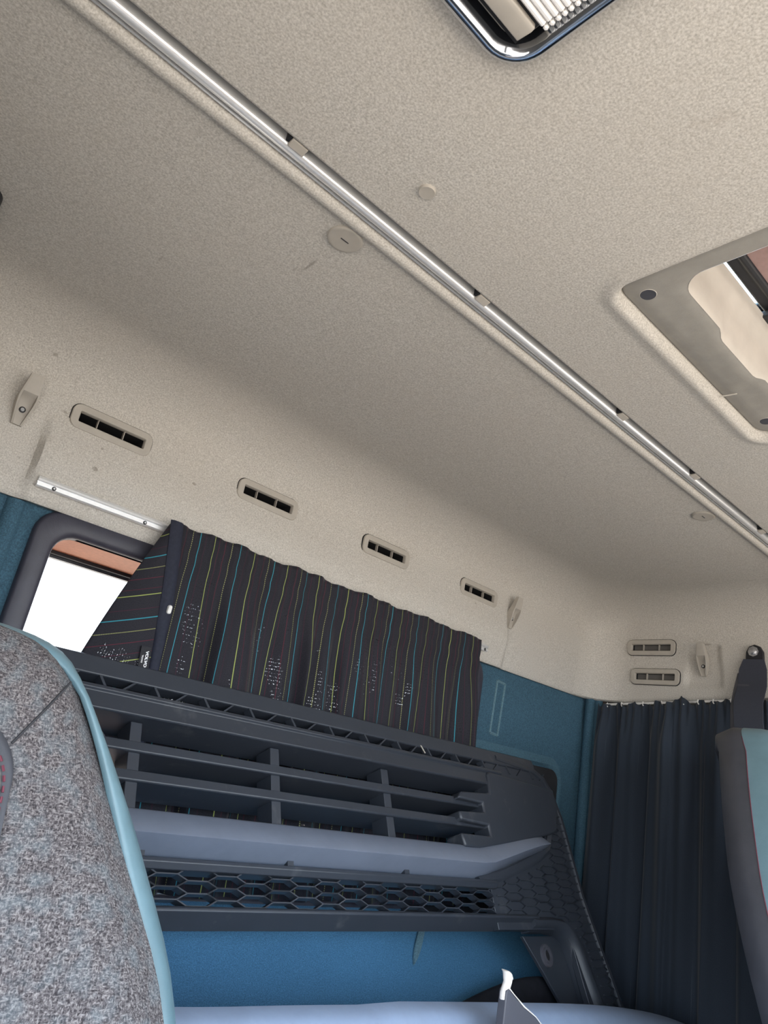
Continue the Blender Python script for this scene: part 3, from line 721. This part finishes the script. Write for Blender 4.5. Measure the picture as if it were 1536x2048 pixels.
# honeycomb mesh
hx = MB(); PW, PH, T = .05, .0165, .0009
def hexwall(a, b, n0, n1, t=T, target=hx, fr=G):
    d = Vector((b[0] - a[0], b[1] - a[1])); L = d.length; d /= L; p = Vector((-d.y, d.x)) * t
    q = [(a[0] + p.x, a[1] + p.y), (b[0] + p.x, b[1] + p.y), (b[0] - p.x, b[1] - p.y), (a[0] - p.x, a[1] - p.y)]
    vs = [fr(x, u, n) for n in (n0, n1) for x, u in q]
    target.add(vs, [(0, 1, 2, 3), (7, 6, 5, 4), (0, 4, 5, 1), (1, 5, 6, 2), (2, 6, 7, 3), (3, 7, 4, 0)])
def hexedges(x0, x1, u0, u1, inside):
    E = {}
    c0, c1 = int((x0 - .558) / PW) - 2, int((x1 - .558) / PW) + 2
    for c in range(c0, c1 + 1):
        cx = .558 + c * PW; off = (.5 if c % 2 else 0) * PH
        for r in range(-16, 14):
            cu = -.283 + off + r * PH
            if cu < u0 - PH or cu > u1 + PH: continue
            hw, sw, hh = PW * .667, PW * .333, PH / 2
            pts = [(cx - hw, cu), (cx - sw, cu + hh), (cx + sw, cu + hh), (cx + hw, cu), (cx + sw, cu - hh), (cx - sw, cu - hh)]
            for a, b in zip(pts, pts[1:] + pts[:1]):
                key = tuple(sorted(((round(a[0], 4), round(a[1], 4)), (round(b[0], 4), round(b[1], 4)))))
                E[key] = 1
    out = []
    for a, b in E:
        a, b = Vector(a), Vector(b); ina, inb = inside(*a), inside(*b)
        if not ina and not inb: continue
        if not (ina and inb):
            if inb: a, b = b, a
            lo_, hi_ = 0., 1.
            for _ in range(12):
                md = (lo_ + hi_) / 2
                if inside(*(a.lerp(b, md))): lo_ = md
                else: hi_ = md
            b = a.lerp(b, lo_)
            if (b - a).length < .002: continue
        out.append((tuple(a), tuple(b)))
    return out
for a, b in hexedges(.34, 1.292, -.318, -.270, lambda x, u: .34 < x < 1.292 and -.3185 < u < -.2695): hexwall(a, b, .002, -.015)
hx.build('honeycomb_mesh', 'grille', gr, smooth=False)

# end plates (right one in view, left one mirrored)
plate = [(1.288, -.240), (1.40, -.205), (1.50, -.175), (1.53, -.150), (1.545, -.045), (1.33, -.018), (1.40, .020), (1.545, .008), (1.580, -.006), (1.600, -.035), (1.619, -.105), (1.622, -.276), (1.640, -.38), (1.664, -.505), (1.669, -.548), (1.548, -.548), (1.536, -.46), (1.530, -.375), (1.520, -.352), (1.50, -.3435), (1.41, -.3435), (1.288, -.3435)]
def in_poly(P, x, y):
    c = False
    for (x1, y1), (x2, y2) in zip(P, P[1:] + P[:1]):
        if (y1 > y) != (y2 > y) and x < (x2 - x1) * (y - y1) / (y2 - y1) + x1: c = not c
    return c
relief = [(1.30, -.262), (1.41, -.240), (1.515, -.210), (1.548, -.165), (1.560, -.060), (1.598, -.060), (1.608, -.110), (1.610, -.278), (1.628, -.38), (1.652, -.505), (1.655, -.54), (1.612, -.54), (1.598, -.46), (1.578, -.375), (1.548, -.330), (1.50, -.316), (1.30, -.316)]
cover = [(1.213, -.198), (1.207, -.172), (1.303, -.172), (1.303, -.150), (1.215, -.146), (1.213, -.128), (1.298, -.124), (1.298, -.104), (1.218, -.101), (1.232, -.086), (1.330, -.080), (1.337, -.036), (1.345, -.030), (1.590, -.042), (1.586, -.09), (1.560, -.142), (1.54, -.149), (1.40, -.176), (1.26, -.198)]
flange = [(1.395, -.350), (1.508, -.350), (1.528, -.372), (1.548, -.548), (1.530, -.548), (1.484, -.482), (1.44, -.415)]
E_ = hexedges(1.29, 1.66, -.55, -.05, lambda x, u: in_poly(relief, x, u))
for fr, first in ((G, True), (Gm, False)):
    m = MB(); m.prism(plate, -.014, .000, fr); pl = m.build('end_plate', 'grille', gr, bevel=.001)
    # raised rim along the outside
    rim = [(1.40, .020), (1.545, .008), (1.583, -.010), (1.604, -.040), (1.619, -.105), (1.622, -.276), (1.640, -.38), (1.664, -.505), (1.668, -.545)]
    R_ = []
    for i, (x, u) in enumerate(rim):
        a, b = rim[max(0, i - 1)], rim[min(len(rim) - 1, i + 1)]; d = Vector((b[0] - a[0], b[1] - a[1])).normalized(); p = Vector((-d.y, d.x)) * -1
        R_.append([fr(x + p.x * s, u + p.y * s, n) for s, n in ((-.001, -.016), (-.001, .003), (.003, .0055), (.011, .0045), (.013, 0), (.013, -.016))])
    m = MB(); m.loft(R_); m.build('rim', 'grille', gr, angle=50)
    m = MB()
    for a, b in E_: hexwall(a, b, -.002, .0042, .0012, m, fr)
    m.build('honeycomb_relief', 'grille', pl, smooth=False)
    m = MB(); m.prism(cover, -.030, .016, fr); m.build('side_cover', 'grille', gr, bevel=.004)
    # curved ledge below the crossbar end
    L_ = []
    for x, u in ((1.25, -.262), (1.33, -.247), (1.40, -.227), (1.47, -.205), (1.52, -.182), (1.542, -.150), (1.552, -.10)):
        L_.append([fr(x, u + .012, -.01), fr(x, u + .012, .004), fr(x + .004, u, .008), fr(x + .006, u - .006, .004), fr(x + .006, u - .006, -.01)])
    m = MB(); m.loft(L_); m.build('curved_ledge', 'grille', gr, angle=50)
    # leg with rounded knee, flange and screw boss
    S_ = []
    for x, u, w in ((1.40, -.332, .013), (1.47, -.332, .013), (1.505, -.336, .014), (1.532, -.352, .015), (1.546, -.385, .017), (1.562, -.46, .019), (1.582, -.548, .020)):
        S_.append((x, u, w))
    R_ = []
    for i, (x, u, w) in enumerate(S_):
        a, b = S_[max(0, i - 1)], S_[min(len(S_) - 1, i + 1)]; d = Vector((b[0] - a[0], b[1] - a[1])).normalized(); p = Vector((-d.y, d.x)) * w
        R_.append([fr(x + p.x * s, u + p.y * s, n) for s, n in ((1, -.012), (.9, .004), (.35, .0125), (-.35, .010), (-1.0, -.012), (-1.0, -.032), (.9, -.032))])
    m = MB(); m.loft(R_); m.build('leg', 'grille', gr, angle=60)
    m = MB(); m.prism(flange, -.034, -.026, fr); fg = m.build('flange', 'grille', gr, bevel=.0012)
    m = MB(); bx_, bu_ = 1.462, -.386
    m.ring([[fr(bx_ + a * r, bu_ + b * r * 1.15, n) for a, b in circ(0, 0, 1, 24)] for r, n in ((.019, -.026), (.018, -.022), (.0135, -.022), (.013, -.019), (.0095, -.019), (.009, -.024))], True)
    m.build('screw_boss', 'shard', fg, angle=40)
    m = MB(); m.prism([(bx_ + a, bu_ + b * 1.15) for a, b in circ(0, 0, .0094, 20)], -.0262, -.0235, fr); m.build('boss_hole', 'duct', fg)
# small pale twig caught on the top lip
m = MB(); m.prism([(1.137, .002), (1.140, .0015), (1.150, -.013), (1.1475, -.014)], .0035, .0050, G); m.build('pale_twig', 'beige', gr)

# dark board behind the grille with a paler blue rim round it
m = MB(); m.prism(rrect(1.24, 1.770, -.30, .083, .035, 8), YW - .020, YW - .001, XZ)
tag(m.build('backing_board', 'dark_board', bevel=.004), 'black rounded board against the blue wall behind the grille', 'board')
m = MB(); ro = rrect(1.20, 1.803, -.33, .108, .06, 8)
m.ring([[(x, YW + .001, z) for x, z in rrect(1.20, 1.812, -.33, .116, .06, 8)], [(x, YW - .010, z) for x, z in rrect(1.21, 1.800, -.32, .104, .055, 8)], [(x, YW - .010, z) for x, z in rrect(1.22, 1.788, -.31, .094, .05, 8)], [(x, YW + .001, z) for x, z in rrect(1.235, 1.775, -.30, .086, .045, 8)]], True)
m.build('recess_rim', 'blue_pale', wall_rear, angle=50)

# ================================================================= bunk and things on it
bk = thing('sleeper_bunk', (XM, .96, -1.25), 'pale covered sleeper bunk along the rear wall', 'bunk')
m = MB().box((XL, .70, -1.249), (1.862, 1.030, -.56)); m.build('base', 'dash', bk)
m = MB().box((XL + .01, .70, -.56), (1.862, 1.030, -.455)); m.build('mattress', 'mattress', bk, bevel=.015)
# black bag
m = MB(); R_ = []
for i in range(25):
    t = i / 24; x = .92 + .86 * t; h = .002 + .112 * (sstep(0, .62, t) ** .8) * (1 - .75 * sstep(.60, 1.02, t)); R_.append([(x, 1.002 - .028 * math.cos(a), -.4545 + h * max(0, math.sin(a)) ** .8) for a in [PI * q / 14 for q in range(15)]])
m.loft(R_); tag(m.build('cloth_bag', 'bag', angle=60), 'flat black cloth bag on the bunk behind the grille leg', 'bag')
# pale plastic panel lying across the front of the bunk
pn = thing('body_panel_piece', (1.0, .80, -.452), 'long pale grey moulded plastic panel lying across the bunk edge', 'panel')
R_ = []
for i in range(41):
    t = i / 40; x = .27 + 1.60 * t; zt_ = -.290 - .008 * sstep(.2, .6, t) - .016 * t - .030 * t ** 2 - .075 * t ** 5 + (.004 * sstep(.345, .355, t)) - .003 * sstep(.10, .2, t)
    y = .800 + .03 * (t - .5) ** 2 * 4
    R_.append([(x, y + .030, -.450), (x, y + .030, zt_ - .004), (x, y + .026, zt_), (x, y + .004, zt_ - .003), (x, y - .008, zt_ - .010), (x, y - .020, zt_ - .030), (x, y - .026, max(zt_ - .06, -.4495)), (x, y - .026, -.450)])
m = MB(); m.loft(R_); m.build('shell', 'panel', pn, angle=40)
m = MB(); m.box((.56, .795, -.300), (.92, .832, -.2895)); 
# broken bracket
br = thing('broken_bracket', (1.05, .735, -.452), 'broken dark plastic bracket with torn white tip in front of the panel', 'bracket')
pl_ = [(.985, -.265), (.990, -.262), (1.004, -.271), (1.030, -.287), (1.062, -.302), (1.125, -.345), (1.20, -.395), (1.24, -.452), (.985, -.452), (.984, -.33)]
m = MB(); m.prism(pl_, .728, .742, XZ); m.build('body', 'shard', br, bevel=.0015)
m = MB(); tip = [(.983, -.275, .0070), (.984, -.266, .0085), (.9870, -.258, .0088), (.9885, -.2525, .0078), (.9870, -.2475, .0080), (.9840, -.2435, .0058), (.9785, -.2400, .0015)]
m.loft([[(x + .006 + a * w, .735 + b * .006, z + .3 * a * w) for a, b in circ(0, 0, 1, 10)] for x, z, w in tip]); m.build('torn_tip', 'torn', br, angle=50)
m = MB(); m.loft([[(.9985 + a * w, .734 + b * w, z) for a, b in circ(0, 0, 1, 8)] for z, w in ((-.254, .002), (-.251, .0042), (-.248, .0035), (-.246, .001))]); m.build('torn_burr', 'torn', br)
pts = [(x, .7275, z + .0005) for x, z in pl_[1:7]]
m = MB(); m.tube(pts, [.0010, .0007, .0012, .0007, .0010, .0006], 6); m.build('torn_edge', 'torn', br)

# ================================================================= side curtain, rail, belt
sr = thing('side_curtain_rail', (1.905, .9, .30), 'thin white curtain rail under the side headliner', 'rail')
def rz(y): return .2985 + .085 * max(0, D - .05 - y)
m = MB(); m.loft([[(1.931, y, rz(y) - .001), (1.931, y, rz(y) - .007), (1.921, y, rz(y) - .007), (1.921, y, rz(y) - .001)] for y in (1.17, 1.0, .9, .80)]); m.build('track', 'alu', sr)
sc_ = thing('side_curtain', (1.90, .85, -.95), 'dark navy pleated curtain hanging on the far side wall', 'curtain')
Ny, Nz = 300, 60; vs, uv = [], []
def sfold(s, v):
    a = math.sin(2 * PI * (5.1 * s + .25 * math.sin(7 * s) + .12 * v)) * .7 + .35 * math.sin(2 * PI * (10.7 * s - .25 * v + .6)) + .3 * math.sin(2 * PI * (2.3 * s + .2))
    sharp = abs(math.sin(PI * (6.2 * s + .1 + .10 * v))) ** .45
    top = 1 - sstep(0, .10, v)
    return (1 - .75 * sstep(.66, .78, s)) * (.021 * a + .013 * sharp) * (1 - .65 * top) + .004 * top * math.sin(2 * PI * 26 * s)
for j in range(Nz + 1):
    v = j / Nz
    for i in range(Ny + 1):
        s = i / Ny; y = 1.180 - .50 * s + .010 * math.sin(2 * PI * 6.3 * s) * v
        ztop = rz(y) - .009 + .006 * max(0, math.sin(2 * PI * (8.2 * s + .3))) - .008 * (max(0, math.sin(2 * PI * (13 * s)))) ** 2
        if .46 < s < .54: ztop += .013 * math.sin(PI * (s - .46) / .08)
        z = ztop + (-.95 - ztop) * v
        vs.append((1.900 - sfold(s, v), y, z)); uv.append((s * .9, v * 1.25))
fs = [(j * (Ny + 1) + i, j * (Ny + 1) + i + 1, (j + 1) * (Ny + 1) + i + 1, (j + 1) * (Ny + 1) + i) for j in range(Nz) for i in range(Ny)]
m = MB(); m.v = vs; m.f = fs; cs = m.build('cloth', 'dcurt', sc_, angle=180, uv=uv); cs.modifiers.new('cloth', 'SOLIDIFY').thickness = .0012
for y in (1.150, 1.105, 1.040, .985, .925, .885, .845, .80):
    m = MB(); m.tube([(1.896, y, rz(y) - .004), (1.894, y, rz(y) - .012), (1.891, y - .004, rz(y) - .016)], .0016, 6); m.build('runner_hook', 'button', sc_)

bl = thing('seat_belt', (1.915, .74, .0), 'black seat belt bolted to the far side wall above the driver seat', 'seat belt')
m = MB(); P = [(.775, .412), (.773, .452), (.766, .466), (.752, .472), (.738, .466), (.730, .452), (.728, .412)]
m.prism(P, XR - .004, XR - .013, YZ); m.build('anchor_plate', 'black', bl, bevel=.002)
m = MB(); m.loft([[(x, .754 + a, .453 + b) for a, b in circ(0, 0, r, 8)] for r, x in ((.0135, XR - .012), (.0135, XR - .016), (.0095, XR - .0165), (.0095, XR - .021), (.006, XR - .0225))]); m.build('bolt', 'steel', bl)
m = MB(); R_ = []
for y0, y1, z, x in ((.777, .726, .432, .016), (.786, .718, .405, .020), (.783, .712, .36, .036), (.775, .705, .31, .080), (.765, .697, .26, .100), (.735, .66, .05, .12), (.70, .63, -.2, .12)):
    R_.append([(XR - x, y0, z), (XR - x, y1, z), (XR - x - .003, y1, z), (XR - x - .003, y0, z)])
m.loft(R_); m.build('webbing', 'web', bl, bevel=.0006)
m = MB(); R_ = []
for y0, y1, z, x in ((.791, .76, .395, .012), (.790, .75, .345, .040), (.782, .75, .30, .075), (.775, .74, .24, .090)):
    R_.append([(XR - x, y0, z), (XR - x, y1, z), (XR - x - .008, y1, z), (XR - x - .008, y0, z)])
m.loft(R_); m.build('cover_strap', 'shell', bl, bevel=.001)

# ================================================================= seats
# half-widths of the backrest against depth below the top edge
HW = [(0, .075), (.004, .105), (.012, .130), (.026, .148), (.06, .172), (.11, .204), (.18, .243), (.28, .288), (.42, .312), (.60, .31), (.72, .29)]
def hw(d):
    for i in range(len(HW) - 1):
        (a, b), (c, e_) = HW[i], HW[i + 1]
        if d <= c:      # cubic Hermite between the table points
            m0 = (e_ - HW[max(0, i - 1)][1]) / (c - HW[max(0, i - 1)][0]); n2 = HW[min(len(HW) - 1, i + 2)]; m1 = (n2[1] - b) / (n2[0] - a)
            h = c - a; t = (d - a) / h
            return b * (2 * t ** 3 - 3 * t ** 2 + 1) + m0 * h * (t ** 3 - 2 * t * t + t) + e_ * (3 * t * t - 2 * t ** 3) + m1 * h * (t ** 3 - t * t)
    return HW[-1][1]
def make_seat(name, xc, ztop, y_top, label, mirror=False, zlow=-.78, rec=.36, blue=.047, thick=.125):
    r = thing(name, (xc, y_top - .35, -1.25), label, 'seat', 'cab seats')
    ds = [0, .002, .004, .008, .014, .022, .034, .05, .065, .08, .095, .115, .13, .145, .162, .18, .2, .22, .245, .27, .295, .32, .36, .40, .45, .50, .60, ztop - zlow]
    def yf(d): return y_top - rec * d
    ins = lambda d: .42 + .58 * sstep(.02, .22, d)
    fr_, bl_, sh_ = [], [], []
    nx = 28
    for d in ds:
        w = hw(d); z = ztop - d; crown = min(1, d / .05); y = yf(d)
        row = []
        for i in range(nx + 1):
            s = -1 + 2 * i / nx; bolster = .035 * sstep(.35, .85, abs(s)) * sstep(.08, .3, d) - .02 * sstep(.80, 1.0, abs(s)) ** 2
            edge = .012 * (1 - abs(s) ** 6) * (crown ** .5)
            row.append((xc + s * (w - .030 * ins(d)), y - edge - bolster * .8 + .018 * (1 - crown ** .6), z))
        fr_.append(row)
        # side strip: starts under the front edge, follows the outline backwards
    def side(dlist, lay):
        rows = []
        for off, yo in lay:
            L = []
            for s in (-1, 1):
                seq = dlist[::-1] if s < 0 else dlist
                for d in seq:
                    off_ = off * ins(d) if lay[0][0] == -.033 else off; w = hw(d) + off_; y0 = yf(d) + .018 * (1 - min(1, d / .05) ** .6)
                    L.append((xc + s * w, y0 + .012 + yo, ztop - d + (off_ + .004) * (1 - sstep(.006, .06, d))))
            rows.append(L)
        return rows
    m = MB(); m.ring(fr_, False); f_ = m.build('backrest_cover', 'seat', r, angle=80)
    top_close = []
    m = MB(); m.ring(side(ds, ((-.033, -.002), (-.030, -.010), (-.024, -.0105), (-.012, -.003), (-.003, .010), (.000, .026), (-.001, blue))), False); m.build('side_strip', 'aqua', r, angle=80)
    m = MB(); m.ring(side(ds, ((-.001, blue - .001), (-.001, blue + .02), (-.004, thick * .7), (-.014, thick * .92), (-.035, thick), (-.074, thick + .004))), False); m.build('back_shell', 'shell', r, angle=80)
    # seam tubes
    for s in (-1, 1):
        m = MB(); m.tube([(xc + s * (hw(d) + .0005), yf(d) + .012 + blue + .018 * (1 - min(1, d / .05) ** .6), ztop - d) for d in ds[3:]], .0007, 6); m.build('side_seam', 'thread', r)
    # centre pad with red stitching
    pw, pt = .090, .088
    P = rrect(xc - pw, xc + pw, zlow + .02, ztop - pt, .05, 10)
    def onf(x, z, o):
        d = ztop - z; s = max(-1, min(1, (x - xc) / (hw(d) - .030 * ins(d)))); bo = .035 * sstep(.35, .85, abs(s)) * sstep(.08, .3, d); return (x, yf(d) - .012 * (1 - abs(s) ** 6) - bo * .8 - o, z)
    Pd = [(a, b) for a, b, c in dens([(a, b, 0) for a, b in P])]
    m = MB(); R_ = []
    for sc, o in ((1.0, -.004), (1.0, .006), (.97, .011), (.90, .014), (.5, .016), (.05, .017)):
        R_.append([onf(xc + (x - xc) * sc, (zlow + ztop - pt) / 2 + (z - (zlow + ztop - pt) / 2) * (1 - (1 - sc) * .32 if sc > .6 else sc), o) for x, z in Pd])
    m.loft(R_); pad = m.build('centre_pad', 'pad', r, angle=70)
    m = MB(); R2 = []
    for sc, o in ((1.10, -.003), (1.09, .004), (1.05, .005), (1.0, .004)):
        R2.append([onf(xc + (x - xc) * sc, z + (.010 * (sc - 1) / .1 if z > ztop - pt - .06 else 0), o) for x, z in Pd])
    m.ring(R2, True); m.build('pad_gutter', 'shell', r, angle=70)
    m = MB(); q = [onf(xc + (x - xc) * 1.015, z, .0085) for x, z in Pd]
    acc = 0
    for a, b in zip(q, q[1:] + q[:1]):
        L = math.dist(a, b); n = max(1, int(L / .0075))
        for i in range(n):
            p0 = Vector(a).lerp(Vector(b), (i + .15) / n); p1 = Vector(a).lerp(Vector(b), (i + .75) / n)
            if (p1 - p0).length > 1e-5 and p0.z > ztop - .45: m.tube([p0, p1], .0011, 5)
    st = m.build('red_stitching', 'thread', r); st['kind'] = 'stuff'
    for s in (-1, 1):       # seam from the pad corner out to the shoulder
        pts = []
        for t in np.linspace(0, 1, 14):
            x = xc + s * (.092 + (.134 - .092) * t); z = ztop - .100 + .060 * t; pts.append(onf(x, z, .0004))
        m = MB(); m.tube(pts, .0012, 6); m.build('shoulder_seam', 'seam', r)
    # seat cushion and pedestal below the frame
    m = MB().box((xc - .25, yf(ztop - zlow) - .46, zlow - .06), (xc + .25, yf(ztop - zlow) + .10, zlow + .06)); m.build('seat_cushion', 'seat', r, bevel=.03)
    m = MB().box((xc - .2, yf(ztop - zlow) - .38, -1.25), (xc + .2, yf(ztop - zlow) + .02, zlow - .06)); m.build('pedestal', 'black', r, bevel=.01)
    return r
make_seat('passenger_seat', .110, .066, .735, 'grey woven seat with pale blue edge in left foreground')
make_seat('driver_seat', 1.588, .200, .522, 'charcoal and blue edged seat at the right edge below the seat belt', blue=.055, thick=.120, rec=.335)

for o in SC.objects:
    for k_ in ('_o', '_local'):
        if k_ in o.keys(): del o[k_]
